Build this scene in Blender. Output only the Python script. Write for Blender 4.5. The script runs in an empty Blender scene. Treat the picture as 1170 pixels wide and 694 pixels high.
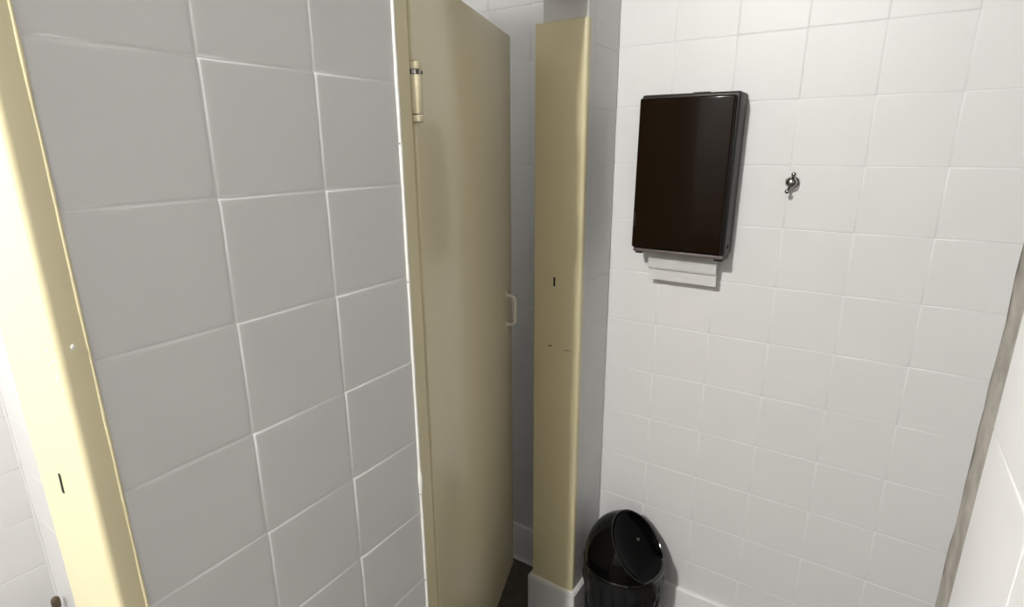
import bpy, bmesh, math, random
from mathutils import Vector, Matrix, noise

C = bpy.context.scene.collection
random.seed(7)
ZF = 1.787                      # height of the tile datum line above the floor
T = 0.152                       # six inch wall tile
R = math.radians


# ------------------------------------------------------------------ materials
def mat(name, col, rough=.4, metal=0., spec=.5, bump=0., bscale=200., var=0., vscale=6., coat=0.):
    m = bpy.data.materials.new(name)
    m.use_nodes = True
    nt = m.node_tree
    b = nt.nodes['Principled BSDF']
    b.inputs['Base Color'].default_value = (*col, 1)
    b.inputs['Roughness'].default_value = rough
    b.inputs['Metallic'].default_value = metal
    b.inputs['Specular IOR Level'].default_value = spec
    b.inputs['Coat Weight'].default_value = coat
    if bump or var:
        tc = nt.nodes.new('ShaderNodeTexCoord')
    if bump:
        n = nt.nodes.new('ShaderNodeTexNoise')
        n.inputs['Scale'].default_value = bscale
        n.inputs['Detail'].default_value = 3
        nt.links.new(tc.outputs['Object'], n.inputs['Vector'])
        bp = nt.nodes.new('ShaderNodeBump')
        bp.inputs['Strength'].default_value = bump
        bp.inputs['Distance'].default_value = .001
        nt.links.new(n.outputs['Fac'], bp.inputs['Height'])
        nt.links.new(bp.outputs['Normal'], b.inputs['Normal'])
    if var:
        n = nt.nodes.new('ShaderNodeTexNoise')
        n.inputs['Scale'].default_value = vscale
        n.inputs['Detail'].default_value = 5
        nt.links.new(tc.outputs['Object'], n.inputs['Vector'])
        r = nt.nodes.new('ShaderNodeValToRGB')
        r.color_ramp.elements[0].position = .3
        r.color_ramp.elements[1].position = .7
        r.color_ramp.elements[0].color = (*[c * (1 - var) for c in col], 1)
        r.color_ramp.elements[1].color = (*[min(1, c * (1 + var)) for c in col], 1)
        nt.links.new(n.outputs['Fac'], r.inputs['Fac'])
        nt.links.new(r.outputs['Color'], b.inputs['Base Color'])
    return m


WHITE = mat('white_wall_paint', (.715, .711, .70), .42, bump=.12, bscale=260, var=.012, vscale=9)
PLAIN = mat('white_ceiling_paint', (.34, .335, .33), .8)
DULL = mat('dull_grey_paint', (.17, .165, .16), .8)
SIDEM = mat('grey_white_wall_paint', (.50, .495, .48), .7)
CREAM = mat('cream_gloss_paint', (.69, .62, .395), .3, bump=.08, bscale=120, var=.02, vscale=8)
DOORP = mat('cream_door_paint', (.72, .645, .435), .2, bump=.05, bscale=60, var=.02, vscale=5)
CAULK = mat('white_caulk', (.85, .83, .78), .5, bump=.3, bscale=150)
GROUTY = mat('bare_mortar', (.36, .335, .295), .85, bump=.7, bscale=140, var=.26, vscale=42)
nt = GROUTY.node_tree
# darker tone along the outer lip of the mortar
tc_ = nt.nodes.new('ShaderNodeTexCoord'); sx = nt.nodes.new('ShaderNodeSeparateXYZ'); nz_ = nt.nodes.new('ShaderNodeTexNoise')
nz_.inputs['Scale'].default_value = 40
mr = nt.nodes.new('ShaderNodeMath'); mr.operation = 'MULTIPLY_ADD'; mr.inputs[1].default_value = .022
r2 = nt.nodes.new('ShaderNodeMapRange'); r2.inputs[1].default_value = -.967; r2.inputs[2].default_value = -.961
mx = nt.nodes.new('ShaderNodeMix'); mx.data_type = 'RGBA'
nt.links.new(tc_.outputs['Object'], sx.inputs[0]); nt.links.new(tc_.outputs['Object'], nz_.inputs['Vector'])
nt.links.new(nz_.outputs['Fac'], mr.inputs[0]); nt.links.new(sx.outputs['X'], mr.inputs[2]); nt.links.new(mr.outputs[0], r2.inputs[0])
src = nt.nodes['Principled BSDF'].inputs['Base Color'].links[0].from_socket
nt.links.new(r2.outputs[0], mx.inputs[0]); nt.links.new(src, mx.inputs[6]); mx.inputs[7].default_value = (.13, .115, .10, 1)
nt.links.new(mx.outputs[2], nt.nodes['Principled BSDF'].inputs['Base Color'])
FLOORM = mat('dark_floor_vinyl', (.075, .06, .045), .5, bump=.15, bscale=200, var=.25, vscale=30)
BROWN = mat('dark_brown_gloss_plastic', (.009, .0045, .002), .1, spec=.14)
FRAME = mat('charcoal_brown_plastic', (.018, .016, .014), .42, spec=.25)
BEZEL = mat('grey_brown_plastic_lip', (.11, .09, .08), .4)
BLACK = mat('black_hole', (.006, .005, .005), .7)
PAPER = mat('white_paper', (.93, .925, .905), .9, bump=.12, bscale=400)
CHROME = mat('worn_chrome', (.36, .345, .325), .2, metal=1)
BRONZE = mat('brown_bronze_knob', (.10, .075, .045), .35, metal=.5)
BLKGLOSS = mat('gloss_black_plastic', (.002, .002, .002), .07, spec=.22)
FLAP = mat('black_flap_plastic', (.0015, .0015, .0015), .1, spec=.06)
RIMB = mat('black_rim_plastic', (.003, .003, .003), .1, spec=.7)
BAG = mat('black_bin_bag_film', (.028, .028, .029), .2, bump=.7, bscale=40)
HANDLE = mat('cream_painted_metal', (.74, .70, .58), .25)
GLASSW = mat('white_lamp_base', (.8, .8, .78), .4)


# ------------------------------------------------------------------ helpers
def tag(o, label=None, cat=None, group=None, kind=None):
    if label: o['label'] = label
    if cat: o['category'] = cat
    if group: o['group'] = group
    if kind: o['kind'] = kind
    return o


def link(name, bm, m, parent=None, smooth=35):
    bmesh.ops.recalc_face_normals(bm, faces=bm.faces[:])
    me = bpy.data.meshes.new(name)
    bm.to_mesh(me)
    bm.free()
    for p in me.polygons:
        p.use_smooth = True
    if smooth is not None:
        me.set_sharp_from_angle(angle=R(smooth))
    for x in (m if isinstance(m, (list, tuple)) else [m]):
        me.materials.append(x)
    o = bpy.data.objects.new(name, me)
    C.objects.link(o)
    if parent: o.parent = parent
    return o


def empty(name, loc, rot=(0, 0, 0)):
    o = bpy.data.objects.new(name, None)
    o.empty_display_size = .05
    o.location = loc
    o.rotation_euler = rot
    C.objects.link(o)
    return o


def box(bm, lo, hi, bev=0., seg=2, matrix=None):
    r = bmesh.ops.create_cube(bm, size=1)
    vs = r['verts']
    for v in vs:
        v.co = Vector([(lo[i] + hi[i]) / 2 + v.co[i] * (hi[i] - lo[i]) for i in range(3)])
    if bev:
        es = list({e for v in vs for e in v.link_edges})
        res = bmesh.ops.bevel(bm, geom=es, offset=bev, segments=seg, profile=.5, affect='EDGES')
        vs = list({v for f in res['faces'] for v in f.verts} | {v for v in vs if v.is_valid})
    if matrix:
        for v in vs: v.co = matrix @ v.co
    return vs


def prism(bm, pts, z0, z1, cap_bevel=0.):
    """plan polygon (x, y) extruded upwards"""
    a = [bm.verts.new((x, y, z0)) for x, y in pts]
    b = [bm.verts.new((x, y, z1)) for x, y in pts]
    n = len(pts)
    for i in range(n):
        bm.faces.new((a[i], a[(i + 1) % n], b[(i + 1) % n], b[i]))
    bm.faces.new(a[::-1]); bm.faces.new(b)


def rounded(pts, radii, seg=5):
    """round the corners of a plan polygon"""
    out = []
    n = len(pts)
    for i, (p, r) in enumerate(zip(pts, radii)):
        p = Vector(p)
        if not r:
            out.append(tuple(p)); continue
        a = (Vector(pts[i - 1]) - p).normalized()
        b = (Vector(pts[(i + 1) % n]) - p).normalized()
        h = a.angle(b) / 2
        d = r / math.tan(h)
        c = p + (a + b).normalized() * (r / math.sin(h))
        s, e = p + a * d - c, p + b * d - c
        ang = s.angle_signed(e)
        for k in range(seg + 1):
            t = -ang * k / seg
            out.append((c.x + s.x * math.cos(t) - s.y * math.sin(t), c.y + s.x * math.sin(t) + s.y * math.cos(t)))
    return out


def tube(bm, path, rad, seg=10, cap=True, jitter=0.):
    """round bar along 3-D points; rad is a number or a list"""
    path = [Vector(p) for p in path]
    rings = []
    up = None
    for i, p in enumerate(path):
        d = (path[min(i + 1, len(path) - 1)] - path[max(i - 1, 0)]).normalized()
        if up is None:
            up = Vector((0, 0, 1)) if abs(d.z) < .9 else Vector((1, 0, 0))
        x = d.cross(up).normalized()
        y = x.cross(d).normalized()
        up = y
        r = rad[i] if isinstance(rad, (list, tuple)) else rad
        rings.append([bm.verts.new(p + (x * math.cos(2 * math.pi * k / seg) + y * math.sin(2 * math.pi * k / seg)) * r) for k in range(seg)])
    for a, b in zip(rings, rings[1:]):
        for k in range(seg):
            bm.faces.new((a[k], a[(k + 1) % seg], b[(k + 1) % seg], b[k]))
    if cap:
        bm.faces.new(rings[0][::-1]); bm.faces.new(rings[-1])


def lathe(bm, prof, seg=32, axis=(0, 0, 1), org=(0, 0, 0)):
    """(radius, height) profile turned round an axis"""
    axis = Vector(axis).normalized()
    q = Vector((0, 0, 1)).rotation_difference(axis)
    org = Vector(org)
    rings = []
    for r, h in prof:
        if r < 1e-6:
            rings.append([bm.verts.new(org + q @ Vector((0, 0, h)))])
        else:
            rings.append([bm.verts.new(org + q @ Vector((r * math.cos(2 * math.pi * k / seg), r * math.sin(2 * math.pi * k / seg), h))) for k in range(seg)])
    for a, b in zip(rings, rings[1:]):
        for k in range(seg):
            j = (k + 1) % seg
            if len(a) == 1: bm.faces.new((a[0], b[j], b[k]))
            elif len(b) == 1: bm.faces.new((a[k], a[j], b[0]))
            else: bm.faces.new((a[k], a[j], b[j], b[k]))
    for rg in (rings[0], rings[-1]):
        if len(rg) > 1:
            bm.faces.new(rg)


def ball(bm, c, r, seg=16, scale=(1, 1, 1)):
    res = bmesh.ops.create_uvsphere(bm, u_segments=seg, v_segments=seg // 2 + 2, radius=r)
    for v in res['verts']:
        v.co = Vector([v.co[i] * scale[i] for i in range(3)]) + Vector(c)


def cuts(lo, hi, off):
    """grid lines lo, ..., hi with tile joints at off + k*T"""
    k = math.ceil((lo - off) / T + .04)
    out = [lo]
    while off + k * T < hi - .006:
        if off + k * T > lo + .006: out.append(off + k * T)
        k += 1
    return out + [hi]


def tiles(bm, org, u, v, n, us, vs, depth=.0011, lip=.0017, wob=.00009, sl=(0, 0)):
    """pillowed painted wall tiles: u, v along the wall, n out of it"""
    org, u, v, n = Vector(org), Vector(u), Vector(v), Vector(n)
    flip = u.cross(v).dot(n) < 0

    def P(a, b, h): return bm.verts.new(org + u * a + v * b + n * h)
    for i in range(len(us) - 1):
        for j in range(len(vs) - 1):
            a0, a1, b0, b1 = us[i], us[i + 1], vs[j], vs[j + 1]
            base = random.uniform(-wob, wob)
            tilt = [base + random.uniform(-wob, wob) for _ in range(4)]
            tilt = [t + sl[0] * (1 if k in (0, 3) else -1) + sl[1] * (1 if k > 1 else -1) for k, t in enumerate(tilt)]
            dd = depth * random.uniform(.75, 1.15)
            rings = []
            for ins, h in ((0, -dd), (lip * .45, -dd * .55), (lip, -dd * .08), (lip * 1.5, 0), (lip * 3.5, 0)):
                cs = [(a0 + ins, b0 + ins), (a1 - ins, b0 + ins), (a1 - ins, b1 - ins), (a0 + ins, b1 - ins)]
                rings.append([P(x, y, h + (tilt[k] if ins else 0)) for k, (x, y) in enumerate(cs)])
            for ra, rb in zip(rings, rings[1:]):
                for k in range(4):
                    f = (ra[k], ra[(k + 1) % 4], rb[(k + 1) % 4], rb[k])
                    bm.faces.new(f[::-1] if flip else f)
            bm.faces.new(rings[-1][::-1] if flip else rings[-1])


def link_tiled(name, bm, m, parent=None):
    bmesh.ops.remove_doubles(bm, verts=bm.verts[:], dist=1e-6)
    me = bpy.data.meshes.new(name)
    bm.to_mesh(me); bm.free()
    for p in me.polygons: p.use_smooth = True
    me.set_sharp_from_angle(angle=R(60))
    me.materials.append(m)
    o = bpy.data.objects.new(name, me); C.objects.link(o)
    if parent: o.parent = parent
    return o


def z(v): return v + ZF


CEIL = 2.9
JTOP = z(.043)                   # top of the stall door posts
BASE = z(-1.638)                 # top of the cove base
PIERTOP = CEIL
DIVTOP = z(.53)
ZP = -.1624 + ZF                 # joint datum of the stall front
ZB = ZF                          # joint datum of the back wall
BK = 1.18                        # depth of the stalls

# ------------------------------------------------------------------ room shell
bm = bmesh.new()
box(bm, (-4.6, -2.1, -.05), (.15, BK + .15, 0))
tag(link('floor', bm, FLOORM), 'dark brown-grey floor seen behind the latch post', 'floor', kind='structure')
bm = bmesh.new()
box(bm, (-4.6, -2.1, CEIL), (.15, BK + .15, CEIL + .05))
tag(link('ceiling', bm, PLAIN), 'plain white ceiling above the frame', 'ceiling', kind='structure')

# back wall with the towel dispenser (x = 0)
bm = bmesh.new()
D = .0014
box(bm, (D, -2.0, 0), (.14, BK + .14, CEIL))
tiles(bm, (0, 0, 0), (0, -1, 0), (0, 0, 1), (-1, 0, 0), cuts(0, 2.0, 0), cuts(0, CEIL, ZB % T), sl=(0, .00022))
tiles(bm, (0, 0, 0), (0, 1, 0), (0, 0, 1), (-1, 0, 0), cuts(.128, BK, .128), cuts(0, CEIL, (ZB - .008) % T))
wall_back = tag(link_tiled('wall_back', bm, WHITE), 'white painted tile wall behind the brown towel dispenser', 'wall', kind='structure')
bm = bmesh.new()
for y, zz, r in ((-.070, -.318 - .055, .0022), (-.4435, -.409 + .068, .0)):
    if r: lathe(bm, [(r, 0), (r * .8, .0006), (0, .0006)], 10, (-1, 0, 0), (0.0003, y, z(zz)))
o = link('nail_hole', bm, BLACK, wall_back)

# nib between the latch post and the back wall (front in the plane y = 0)
bm = bmesh.new()
box(bm, (-.180, D, 0), (-.0005, .128, JTOP - .001))
box(bm, (-.191, D, JTOP + .0006), (-.0005, .128, CEIL), .003)
tiles(bm, (0, 0, 0), (-1, 0, 0), (0, 0, 1), (0, -1, 0), cuts(.0005, .180, 0), cuts(0, JTOP, ZP % T))
tiles(bm, (0, 0, 0), (-1, 0, 0), (0, 0, 1), (0, -1, 0), cuts(.0005, .189, 0), cuts(JTOP, CEIL, ZP % T))
tag(link_tiled('wall_front', bm, WHITE), 'narrow shaded white tile wall between latch post and back wall', 'wall', kind='structure')

# big pier between the two stall openings
PX0, PX1 = -1.310, -.854
bm = bmesh.new()
box(bm, (PX0, D, 0), (PX1, .148, PIERTOP))
tiles(bm, (0, 0, 0), (1, 0, 0), (0, 0, 1), (0, -1, 0), cuts(PX0, PX1, -1.1579), cuts(0, PIERTOP, ZP % T), depth=.0019, lip=.0024, sl=(.00045, .0004))
wall_left = tag(link_tiled('wall_left', bm, WHITE), 'large grey-white tiled wall panel between the two stall openings', 'wall', kind='structure')

# divider between the stalls, and the stall rear wall
bm = bmesh.new()
box(bm, (-1.145 + D, .150, 0), (-1.0, BK + .001, DIVTOP))
tiles(bm, (-1.145, 0, 0), (0, 1, 0), (0, 0, 1), (-1, 0, 0), cuts(.150, BK, BK), cuts(0, DIVTOP, ZP % T))
tag(link_tiled('wall_divider', bm, WHITE), 'white tiled divider wall inside the stall at far left', 'wall', kind='structure')
bm = bmesh.new()
box(bm, (-.8235, .0008, z(.125)), (-.1915, .127, CEIL))  # unseen header, added to keep the stall lamp off the back wall
tag(link('wall_light_block', bm, WHITE), 'unseen white wall over the stall door, added to block the stall lamp', 'wall', kind='structure')
bm = bmesh.new()
box(bm, (-4.6, BK + D, 0), (-.001, BK + .14, CEIL))
tiles(bm, (0, BK, 0), (-1, 0, 0), (0, 0, 1), (0, -1, 0), cuts(1.145, 3.2, 1.145), cuts(0, CEIL, (ZP - .003) % T))
tag(link_tiled('wall_rear', bm, WHITE), 'bright white tiled rear wall of the stall at far left', 'wall', kind='structure')

# rest of the room, out of the frame
bm = bmesh.new()
box(bm, (-4.6, -2.1, 0), (-4.46, BK, CEIL))
tag(link('wall_side', bm, SIDEM), 'white wall behind the camera', 'wall', kind='structure')
bm = bmesh.new()
box(bm, (-4.6, -2.14, 0), (.14, -2.0, CEIL))
tag(link('wall_far', bm, DULL), 'grey wall beyond the near tiled wall', 'wall', kind='structure')

# near wall on the right: tiles, then a bare mortar end
RX0, RX1, RY = -1.022, -.958, -.733
bm = bmesh.new()
box(bm, (-1.5, RY - .15, 0), (RX0, RY - D, CEIL))
tiles(bm, (0, RY, 0), (1, 0, 0), (0, 0, 1), (0, 1, 0), cuts(-1.5, RX0, -1.1475), cuts(0, CEIL, (ZB - .003) % T), depth=.0007, lip=.0013)
tag(link_tiled('wall_right', bm, WHITE), 'bright white tiled wall close to the camera at right', 'wall', kind='structure')
bm = bmesh.new()
pl = rounded([(RX0 + .0005, RY - .15), (RX1, RY - .15), (RX1, RY - .001), (RX0 + .0005, RY - .001)], [0, .012, .016, 0], 6)
nz = 160
ring = []
for k in range(nz + 1):
    h = CEIL * k / nz
    rr = []
    for i, (x, y) in enumerate(pl):
        w = noise.noise((x * 25, y * 25, h * 30)) * .0022 + noise.noise((x * 60 + 5, y * 60, h * 90)) * .0011
        rr.append(bm.verts.new((x + (w if x > RX0 + .01 else 0), y + (w * .35 if y > RY - .03 and x > RX0 + .01 else 0), h)))
    ring.append(rr)
for a, b in zip(ring, ring[1:]):
    for k in range(len(pl)):
        bm.faces.new((a[k], a[(k + 1) % len(pl)], b[(k + 1) % len(pl)], b[k]))
bm.faces.new(ring[0][::-1]); bm.faces.new(ring[-1])
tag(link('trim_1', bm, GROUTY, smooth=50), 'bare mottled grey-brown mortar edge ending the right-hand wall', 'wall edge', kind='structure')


# ------------------------------------------------------------------ cove base
def cove(bm, a, b, n, top=BASE, th=.012):
    """base strip from a to b standing n-wards off the wall, rounded top"""
    a, b, n = Vector((*a, 0)), Vector((*b, 0)), Vector((*n, 0))
    prof = [(0, 0), (th + .010, 0), (th + .004, .006), (th, .018), (th, top - .008), (th - .0025, top - .003), (th - .007, top), (0, top)]
    A = [bm.verts.new(a + n * d + Vector((0, 0, h))) for d, h in prof]
    B = [bm.verts.new(b + n * d + Vector((0, 0, h))) for d, h in prof]
    m = len(prof)
    for i in range(m):
        bm.faces.new((A[i], A[(i + 1) % m], B[(i + 1) % m], B[i]))
    bm.faces.new(A[::-1]); bm.faces.new(B)


bm = bmesh.new()
cove(bm, (-.0005, -.025), (-.0005, -2.0), (-1, 0), z(-1.622))
tag(link('baseboard_back', bm, WHITE), 'white cove base under the dispenser wall beside the bin', 'baseboard', kind='structure')
bm = bmesh.new()
pl = rounded([(-.0005, -.0005), (-.0005, -.014), (-.209, -.014), (-.209, .160), (-.178, .160), (-.178, -.0005)], [0, 0, .006, .006, 0, 0], 5)
z0 = 0
for lo, hi, g in ((0, BASE - .004, 0), ):
    prism(bm, pl, lo, hi)
pl2 = rounded([(-.0005, -.0005), (-.0005, -.011), (-.206, -.011), (-.206, .157), (-.178, .157), (-.178, -.0005)], [0, 0, .005, .005, 0, 0], 5)
prism(bm, pl2, BASE - .004, BASE)
tag(link('baseboard_front', bm, WHITE, smooth=60), 'white base block wrapped round the foot of the latch post', 'baseboard', kind='structure')
bm = bmesh.new()
cove(bm, (-.0005, .165), (-.0005, BK - .002), (-1, 0))
tag(link('baseboard_stall', bm, WHITE), 'white base in the shaded stall gap behind the door', 'baseboard', kind='structure')


# ------------------------------------------------------------------ stall door posts
def bead(name, x, y, z0, z1, r, parent, m=CAULK, amp=.35, seed=0, blobs=()):
    bm = bmesh.new()
    n = 150
    pts, rad = [], []
    for k in range(n + 1):
        h = z0 + (z1 - z0) * k / n
        w = noise.noise((seed, h * 14, 0)) * .8 + noise.noise((seed + 3, h * 45, 1)) * .5
        rr = r * (1 + amp * w)
        for bz, br in blobs:
            rr += br * math.exp(-((h - bz) / .012) ** 2)
        pts.append((x + r * .25 * noise.noise((seed + 9, h * 20, 2)), y, h)); rad.append(max(rr, r * .3))
    tube(bm, pts, rad, 8)
    return link(name, bm, m, parent, 60)


def specks(name, spots, parent, m):
    bm = bmesh.new()
    for c, r, s in spots:
        ball(bm, c, r, 8, s)
    return link(name, bm, m, parent)


o = bead('wall_caulk', -1.1462, BK - .001, 0, DIVTOP, .0032, bpy.data.objects['wall_divider'], WHITE, .7, 21)
# near-left post
bm = bmesh.new()
prism(bm, rounded([(PX0 - .0005, -.0014), (-1.337, -.0014), (-1.337, .163), (PX0 - .0005, .163)], [0, .006, .006, 0], 6), 0, JTOP)
post = tag(link('trim_2', bm, CREAM, smooth=40), 'cream door post at far left with olive return against the tiles', 'door post', kind='structure')
bead('caulk_bead', PX0 - .0012, -.0012, 0, JTOP, .0016, post, CREAM, .5, 3)
bm = bmesh.new(); box(bm, (-1.3378, .0825, z(-.634)), (-1.3367, .0875, z(-.609)), matrix=Matrix.Translation((0, .085, z(-.62))) @ Matrix.Rotation(R(4), 4, 'X') @ Matrix.Translation((0, -.085, -z(-.62))))
link('latch_slot', bm, BLACK, post)
sp = []
for yy, zz in ((.012, -.46), (.018, -.472), (.010, -.475), (.016, -.482), (.03, -.468), (.006, -.49), (.024, -.45)):
    sp.append(((-1.3372, yy, z(zz)), .0014, (.6, 1, 1.2)))
sp.append(((-1.3235, -.0016, z(-.4455)), .0021, (1, .5, 1.4)))
specks('paint_drip', sp, post, CAULK)

# hinge post at the right end of the pier
bm = bmesh.new()
prism(bm, rounded([(PX1 + .0005, -.0014), (PX1 + .0005, .163), (-.8245, .163), (-.8245, -.0014)], [0, 0, .004, .003], 4), 0, JTOP)
post = tag(link('trim_3', bm, CREAM, smooth=40), 'narrow cream hinge post edged with a bright white caulk line', 'door post', kind='structure')
bead('caulk_bead', PX1 - .001, -.0005, 0, JTOP, .0030, post, CAULK, .3, 12, [(z(-.852), .0022), (z(-.868), .0014)])
specks('paint_chip', [((PX1 - .0035, -.0016, z(h)), .0013, (1, .7, 1.2)) for h in (-.252, -.475, -.885, -1.08)], post, BLACK)

# latch post, wrapped round the end of the nib
bm = bmesh.new()
prism(bm, rounded([(-.1805, -.0022), (-.198, -.0022), (-.198, .147), (-.1805, .147)], [0, .009, .004, 0], 7), BASE, JTOP)
post = tag(link('trim_4', bm, CREAM, smooth=40), 'wide cream latch post with a black slot, right of the open door', 'door post', kind='structure')
bm = bmesh.new(); box(bm, (-.1988, .077, z(-.632)), (-.1975, .083, z(-.606)), .0004, 1); link('latch_slot', bm, BLACK, post)
bm = bmesh.new()
box(bm, (-.1986, .087, z(-.8115)), (-.1977, .098, z(-.8085)), .0004, 1, Matrix.Translation((-.198, .09, z(-.81))) @ Matrix.Rotation(R(-14), 4, 'X') @ Matrix.Translation((.198, -.09, -z(-.81))))
ball(bm, (-.198, .0895, z(-.8108)), .0028, 8, (.25, 1.3, .8))
link('scratch', bm, BLACK, post)
bm = bmesh.new()
box(bm, (-.1986, .024, z(-.8155)), (-.1977, .046, z(-.8140)), .0004, 1, Matrix.Translation((-.198, .035, z(-.815))) @ Matrix.Rotation(R(-6), 4, 'X') @ Matrix.Translation((.198, -.035, -z(-.815))))
link('scratch', bm, BLACK, post)
bead('caulk_bead', -.199, .0, BASE, BASE + .002, .001, post, CAULK, .3, 2)
bm = bmesh.new()
tube(bm, [(-.199, .148, BASE + .001), (-.2, .09, BASE + .0015), (-.2, .04, BASE), (-.199, -.002, BASE + .001), (-.15, -.004, BASE), (-.06, -.004, BASE + .001), (-.002, -.004, BASE)], .0035, 8)
link('caulk_bead', bm, CAULK, post, 60)

# ------------------------------------------------------------------ stall door, swung into the stall
DA = R(18.5)
DW, DT = .607, .028
door = empty('stall_door', (-.8125, .004, 0), (0, 0, DA))
tag(door, 'tall cream stall door standing partly open, hinged on the left', 'door')
# local axes: x along the door, -y its front face
bm = bmesh.new()
box(bm, (0, 0, z(-1.585)), (DW, DT, z(.016)), .004, 3)
link('door_panel', bm, DOORP, door)
# pull handle near the free edge
bm = bmesh.new()
hx, h0, h1, so, rr = DW - .062, z(-.733), z(-.650), .0245, .0045
pts = [(hx, 0, h0)]
for k in range(9):
    t = k / 8 * math.pi / 2
    pts.append((hx, -so + .014 - .014 * math.sin(t), h0 + .014 - .014 * math.cos(t)))
for k in range(9):
    t = k / 8 * math.pi / 2
    pts.append((hx, -so + .014 - .014 * math.cos(t), h1 - .014 + .014 * math.sin(t)))
pts.append((hx, 0, h1))
tube(bm, pts, rr, 12)
hd = link('handle', bm, HANDLE, door)
for hz, s in ((h0, -1), (h1, 1)):
    bm = bmesh.new()
    ball(bm, (hx, -.0008, hz + s * .005), .009, 16, (.75, .28, 1.3))
    link('mounting_foot', bm, HANDLE, hd)
    bm = bmesh.new()
    ball(bm, (hx + .001, -.0034, hz + s * .011), .0028, 10, (1, .4, 1))
    link('screw_hole', bm, BLACK, hd)
# hinge barrel on the seam
hg = None
hc = (.0048, .0014)
bm = bmesh.new()
lathe(bm, [(.0119, z(-.2058)), (.0126, z(-.2043)), (.0126, z(-.148)), (.0119, z(-.1465))], 20, org=(hc[0], hc[1], 0))
hg = link('hinge', bm, DOORP, door)
bm = bmesh.new()
lathe(bm, [(.0122, z(-.218)), (.0132, z(-.2165)), (.0132, z(-.2085)), (.0122, z(-.2073)),], 20, org=(hc[0], hc[1], 0))
link('lower_collar', bm, DOORP, hg)
bm = bmesh.new()
lathe(bm, [(.0118, z(-.1385)), (.0126, z(-.137)), (.0122, z(-.128)), (.007, z(-.125)), (0, z(-.1245))], 20, org=(hc[0], hc[1], 0))
link('top_cap', bm, DOORP, hg)
bm = bmesh.new()
lathe(bm, [(.0060, z(-.2080)), (.0060, z(-.2050))], 16, org=(hc[0], hc[1], 0))
lathe(bm, [(.0060, z(-.1470)), (.0060, z(-.138))], 16, org=(hc[0], hc[1], 0))
link('pin', bm, BLACK, hg)
bm = bmesh.new()
lathe(bm, [(.0123, z(-.1455)), (.0123, z(-.1392))], 20, org=(hc[0], hc[1], 0))
link('bushing', bm, CHROME, hg)
bm = bmesh.new()
box(bm, (hc[0] + .0035, hc[1] - .0124, z(-.1448)), (hc[0] + .0075, hc[1] - .008, z(-.1402)), .0003, 1)
link('bushing_slot', bm, BLACK, hg)
bm = bmesh.new()
ball(bm, (hc[0] + .006, hc[1] - .0068, z(-.187)), .0016, 8, (1, .6, .8))
link('paint_chip', bm, BLACK, hg)

# ------------------------------------------------------------------ towel dispenser (local: x right, y out of wall, z up)
disp = empty('towel_dispenser', (0, -.2215, z(-.335)))
disp.rotation_euler = (0, R(-.5), R(90))          # local x -> +y ; mirrored below by using -x for "right"
tag(disp, 'dark brown paper towel dispenser mounted on the white tile wall', 'dispenser')
# local x runs along +y (left in the photo), local y out towards -x (the room)


def dbox(bm, u0, u1, d0, d1, w0, w1, bev=0., seg=2):
    return box(bm, (-u1, d0, w0), (-u0, d1, w1), bev, seg)      # u to the right


# frame: back tray with a rim round the cover
bm = bmesh.new()
dbox(bm, -.1195, .1195, .0006, .082, -.193, .203, .005, 3)
link('frame', bm, FRAME, disp)
bm = bmesh.new()
vs = dbox(bm, -.1185, .1125, .074, .1, -.184, .1945)
es = [e for e in bm.edges]
bmesh.ops.bevel(bm, geom=es, offset=.005, segments=4, profile=.5, affect='EDGES')
for v in bm.verts:                                   # chamfered upper left corner, slight belly
    if v.co.y > .09:
        v.co.y += .0006 * (1 - (v.co.x / .12) ** 2)
cov = link('front_cover', bm, BROWN, disp)
bm = bmesh.new(); dbox(bm, -.1130, -.1120, .0990, .1004, -.128, -.090, .0002, 1)
link('maker_mark', bm, BEZEL, cov)
bm = bmesh.new(); dbox(bm, -.114, .1185, .080, .0965, -.1955, -.1865, .002, 2)
link('bottom_lip', bm, BEZEL, disp)
for u0, u1 in ((-.115, -.094), (.094, .117)):
    bm = bmesh.new(); dbox(bm, u0, u1, .012, .078, -.2035, -.1925, .0025, 2)
    link('foot', bm, FRAME, disp)
bm = bmesh.new()
lathe(bm, [(.0062, -.001), (.0062, .0016), (.0048, .0022), (0, .0022)], 18, (-1, 0, 0), (-.1193, .052, -.168))
link('lock', bm, BLACK, disp)
bm = bmesh.new()
dbox(bm, .005, .045, .03, .07, .2025, .2055, .001, 1)
link('top_catch', bm, FRAME, disp)
# folded towel hanging out below
tw = empty('paper_towel', (0, -.2215, z(-.335)))
tw.rotation_euler = disp.rotation_euler
tag(tw, 'white folded paper towel hanging out below the brown dispenser', 'paper towel')


def ply(name, prof, u0, u1):
    bm = bmesh.new()
    nx = 12
    rows = []
    for d, w in prof:
        rows.append([bm.verts.new((-(u0 + (u1 - u0) * k / nx), d + .0006 * math.sin(k * 1.1 + w * 60), w)) for k in range(nx + 1)])
    for a, b in zip(rows, rows[1:]):
        for k in range(nx):
            bm.faces.new((a[k], a[k + 1], b[k + 1], b[k]))
    g = bmesh.ops.solidify(bm, geom=bm.faces[:], thickness=.0007)
    return link(name, bm, PAPER, tw, 50)


ply('back_fold', [(.0425, -.1945), (.0425, -.215), (.042, -.24), (.041, -.262), (.0400, -.2795)], -.0835, .0985)
ply('front_fold', [(.0500, -.1945), (.0505, -.21), (.0510, -.225), (.0510, -.235), (.0500, -.2445), (.0485, -.2470)], -.0845, .0975)

# ------------------------------------------------------------------ robe hook on the wall
hook = empty('robe_hook', (0, -.4645, z(-.3415)), (R(0), 0, 0))
tag(hook, 'small chrome double coat hook on the white tiles right of dispenser', 'coat hook')
ta = R(14)


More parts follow.
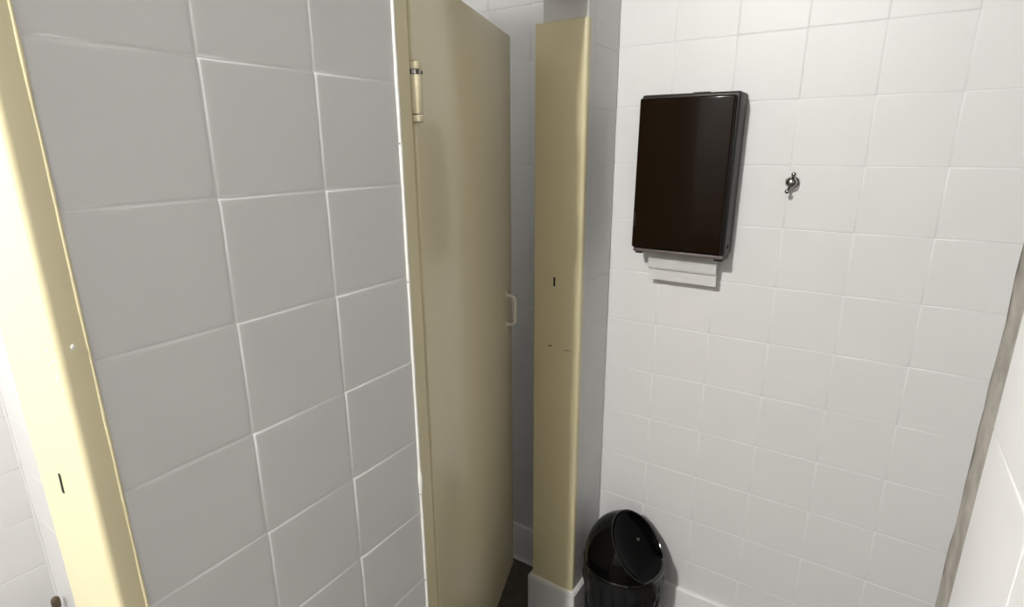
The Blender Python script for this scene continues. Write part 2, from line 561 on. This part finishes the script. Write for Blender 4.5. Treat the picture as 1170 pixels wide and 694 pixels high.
def hk(d, a, b):            # d out of wall, a up along the hook, b right
    u = Vector((0, -math.sin(ta), math.cos(ta)))
    s = Vector((0, -math.cos(ta), -math.sin(ta)))
    return Vector((-d, 0, 0)) + u * a + s * b


bm = bmesh.new()
lathe(bm, [(.0135, 0), (.0135, .002), (.0115, .004), (.008, .006), (.0070, .011), (.0100, .015), (.0128, .020), (.0132, .025), (.0110, .0305), (.006, .0342), (0, .0352)], 24, (-1, 0, 0))
link('base', bm, CHROME, hook)
for sgn, name in ((1, 'upper_prong'), (-1, 'lower_prong')):
    bm = bmesh.new()
    L = .019 if sgn > 0 else .021
    pts = [hk(.016, sgn * .003, 0), hk(.019, sgn * .010, 0), hk(.026, sgn * (L - .003), 0), hk(.034, sgn * L, 0)]
    tube(bm, pts, [.0046, .0036, .0032, .0036], 12)
    ball(bm, hk(.036, sgn * (L + .0005), 0), .0056, 14)
    link(name, bm, CHROME, hook)
for sgn in (-1, 1):
    bm = bmesh.new()
    ball(bm, hk(.002, 0, sgn * .0125), .0045, 12, (.6, 1, 1))
    link('screw_lug', bm, CHROME, hook)

# ------------------------------------------------------------------ dome-topped bin in the corner
BX, BY, BZ = -.151, -.150, z(-1.468)
RB, HD = .1185, .143
bin_ = empty('trash_bin', (BX, BY, 0))
tag(bin_, 'glossy black dome-lidded bin on the floor in the corner', 'bin')
bm = bmesh.new()
lathe(bm, [(0, .001), (.088, .001), (.093, .006), (.111, BZ - .004), (.107, BZ - .004), (.089, .012), (0, .012)], 56)
link('body', bm, BLKGLOSS, bin_)
bm = bmesh.new()
lathe(bm, [(.1128, BZ - .008), (.1195, BZ - .008), (.1215, BZ - .005), (.1215, BZ + .001), (.1195, BZ + .004), (.1128, BZ + .004)], 72)
# close the ring into a band
bm.faces.ensure_lookup_table()
big = [f for f in bm.faces if len(f.verts) > 8]
lo_, hi_ = [list(f.verts) for f in big]
bmesh.ops.delete(bm, geom=big, context='FACES_ONLY')
for k in range(72):
    try: bm.faces.new((lo_[k], lo_[(k + 1) % 72], hi_[(k + 1) % 72], hi_[k]))
    except Exception: pass
rim = link('lid_rim', bm, RIMB, bin_)
# dome shell cut by a tilted plane
ph, el, kk = R(-95), R(43), .555
S = Vector((RB, RB, HD))
nrm = Vector((math.cos(ph) * math.cos(el), math.sin(ph) * math.cos(el), math.sin(el)))
dist = kk * Vector([nrm[i] * S[i] for i in range(3)]).length
bm = bmesh.new()
nu, nv = 96, 40
prof = [(RB * math.cos(math.pi / 2 * k / nv), HD * math.sin(math.pi / 2 * k / nv)) for k in range(nv)] + [(0, HD)]
lathe(bm, prof, nu, org=(0, 0, BZ + .004))
for f in [f for f in bm.faces if len(f.verts) > 4]: bm.faces.remove(f)
cz = Vector((0, 0, BZ + .004))
bmesh.ops.bisect_plane(bm, geom=bm.verts[:] + bm.edges[:] + bm.faces[:], plane_co=cz + nrm * dist, plane_no=nrm, clear_outer=True)
bmesh.ops.solidify(bm, geom=bm.faces[:], thickness=.0035)
lid = link('lid', bm, BLKGLOSS, bin_, 40)
# rolled edge of the mouth and the swing flap set inside it
m_ = Vector([nrm[i] * S[i] for i in range(3)]); mu = m_.normalized()
a_ = mu.cross(Vector((0, 0, 1))).normalized(); b_ = mu.cross(a_)
rr_ = math.sqrt(1 - kk * kk)


def mouth(t, s=1., inset=0.):
    q = mu * kk + (a_ * math.cos(t) + b_ * math.sin(t)) * rr_ * s
    return cz + Vector([q[i] * S[i] for i in range(3)]) - nrm * inset


bm = bmesh.new()
pts = [mouth(2 * math.pi * k / 90) for k in range(90)]
pts = [p for p in pts if p.z > BZ + .006]
# order so that the open end (if any) is at the list ends
st = max(range(len(pts)), key=lambda i: (pts[i] - pts[i - 1]).length)
pts = pts[st:] + pts[:st]
closed = (pts[0] - pts[-1]).length < .02
tube(bm, pts + (pts[:1] if closed else []), .0022, 8, cap=not closed)
link('mouth_edge', bm, RIMB, lid)
bm = bmesh.new()
rings = []
for s, ins in ((.96, .004), (.9, .012), (.7, .020), (.4, .025), (.15, .027)):
    rings.append([bm.verts.new(mouth(2 * math.pi * k / 64, s, ins)) for k in range(64)])
for a, b in zip(rings, rings[1:]):
    for k in range(64):
        bm.faces.new((a[k], a[(k + 1) % 64], b[(k + 1) % 64], b[k]))
bm.faces.new(rings[-1])
for v in bm.verts: v.co.z = max(v.co.z, BZ + .005)
link('flap', bm, FLAP, lid, None)

GLINT_A, GLINT_S = 185, .442  # small grey disc on the flap, a painted glint of the lamp
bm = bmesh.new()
pp = mouth(R(GLINT_A), GLINT_S, .0215)
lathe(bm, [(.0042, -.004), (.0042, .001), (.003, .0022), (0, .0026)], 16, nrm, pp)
link('flap_glint', bm, BEZEL, lid)

# bag folded down over the outside of the bin
bm = bmesh.new()
nu, nv = 160, 26
rings = []
for j in range(nv + 1):
    t = j / nv
    h = BZ - .0085 - t * .235
    rg = []
    for k in range(nu):
        a = 2 * math.pi * k / nu
        edge = .02 * math.sin(3 * a + .6) + .008 * math.sin(7 * a)
        hh = h - edge * t
        body = .093 + (.111 - .093) * (hh - .006) / (BZ - .01)
        w = noise.noise((math.cos(a) * 6, math.sin(a) * 6, hh * 7)) * .009 + abs(noise.noise((math.cos(a) * 15 + 4, math.sin(a) * 15, hh * 16))) * .006
        fade = min(1, t * 5)
        r = body + .0035 + (.003 + w + .004) * fade * (1 - .25 * t)
        r = min(r, .1245)
        rg.append(bm.verts.new((BX + r * math.cos(a), BY + r * math.sin(a), hh)))
    rings.append(rg)
for a, b in zip(rings, rings[1:]):
    for k in range(nu):
        bm.faces.new((a[k], a[(k + 1) % nu], b[(k + 1) % nu], b[k]))
bmesh.ops.solidify(bm, geom=bm.faces[:], thickness=.0006)
tag(link('bin_liner', bm, BAG, None, 60), 'wrinkled black plastic bag folded over the bin below its lid', 'trash bag')

# ------------------------------------------------------------------ stop valve in the far-left stall
vx, vy, vz = -1.166, 1.115, z(-1.455)
val = empty('stop_valve', (vx, vy, 0))
tag(val, 'small brown round-topped valve knob in the stall at bottom left', 'valve')
bm = bmesh.new()
lathe(bm, [(.0085, vz - .034), (.0105, vz - .028), (.0108, vz - .012), (.0095, vz - .004), (.006, vz), (0, vz + .001)], 20)
link('knob', bm, BRONZE, val)
bm = bmesh.new()
lathe(bm, [(.005, vz - .075), (.005, vz - .0345)], 14)
lathe(bm, [(.009, vz - .105), (.011, vz - .1), (.011, vz - .08), (.007, vz - .0745)], 18)
tube(bm, [(0, 0, vz - .09), (0, .0645, vz - .09)], .0075, 14)
lathe(bm, [(.022, 0), (.02, .003), (.009, .006)], 20, (0, -1, 0), (0, BK - vy - .0002, vz - .09))
link('valve_body', bm, CHROME, val)


# ------------------------------------------------------------------ lamps
def lamp(x, y, power, label, drop=0., rad=.05, col=(1, .988, .965)):
    e = empty('ceiling_lamp', (x, y, CEIL))
    tag(e, label, 'lamp')
    bm = bmesh.new()
    lathe(bm, [(.07, 0), (.07, -.012), (.05, -.022), (.03, -.03), (.026, -.05), (0, -.05)], 32, org=(0, 0, -.0004))
    if drop:
        tube(bm, [(0, 0, -.05), (0, 0, -.06 - drop)], .004, 10)
        lathe(bm, [(.02, 0), (.026, -.02), (.026, -.045), (0, -.045)], 24, org=(0, 0, -.055 - drop))
    link('lamp_base', bm, GLASSW, e)
    l = bpy.data.lights.new('bulb', 'POINT')
    l.energy = power; l.shadow_soft_size = rad; l.color = col
    o = bpy.data.objects.new('bulb', l); C.objects.link(o)
    o.parent = e; o.location = (0, 0, -.115 - drop - (.05 if drop else 0))
    return e


lamp(-3.0, -.045, 182, 'white ceiling lamp base above the aisle, left of the camera')
lamp(-1.69, .95, 33, 'unseen lamp on a short rod, added to brighten the far-left stall', .152)  # added fill lamp, out of view, lifts the stall and near right wall

# ------------------------------------------------------------------ world, camera, colour
w = bpy.data.worlds.new('world'); bpy.context.scene.world = w
w.use_nodes = True
w.node_tree.nodes['Background'].inputs['Color'].default_value = (.02, .02, .02, 1)
w.node_tree.nodes['Background'].inputs['Strength'].default_value = .1

cam = bpy.data.cameras.new('camera')
cam.sensor_fit = 'HORIZONTAL'; cam.sensor_width = 36
cam.lens = 626.45 * 36 / 1170
cam.clip_start = .01
co = bpy.data.objects.new('camera', cam); C.objects.link(co)
yaw, pitch, roll = .5795, -.2741, -.0062
f = Vector((math.cos(yaw) * math.cos(pitch), math.sin(yaw) * math.cos(pitch), math.sin(pitch)))
r0 = f.cross(Vector((0, 0, 1))).normalized(); u0 = r0.cross(f)
rt = r0 * math.cos(roll) + u0 * math.sin(roll); up = -r0 * math.sin(roll) + u0 * math.cos(roll)
co.matrix_world = Matrix(((rt.x, up.x, -f.x, -1.5111), (rt.y, up.y, -f.y, -.6376), (rt.z, up.z, -f.z, z(-.2618)), (0, 0, 0, 1)))
sc = bpy.context.scene
sc.camera = co
sc.view_settings.view_transform = 'Standard'
sc.view_settings.look = 'None'
sc.view_settings.gamma = 1
sc.view_settings.use_curve_mapping = False
sc.view_settings.exposure = .48
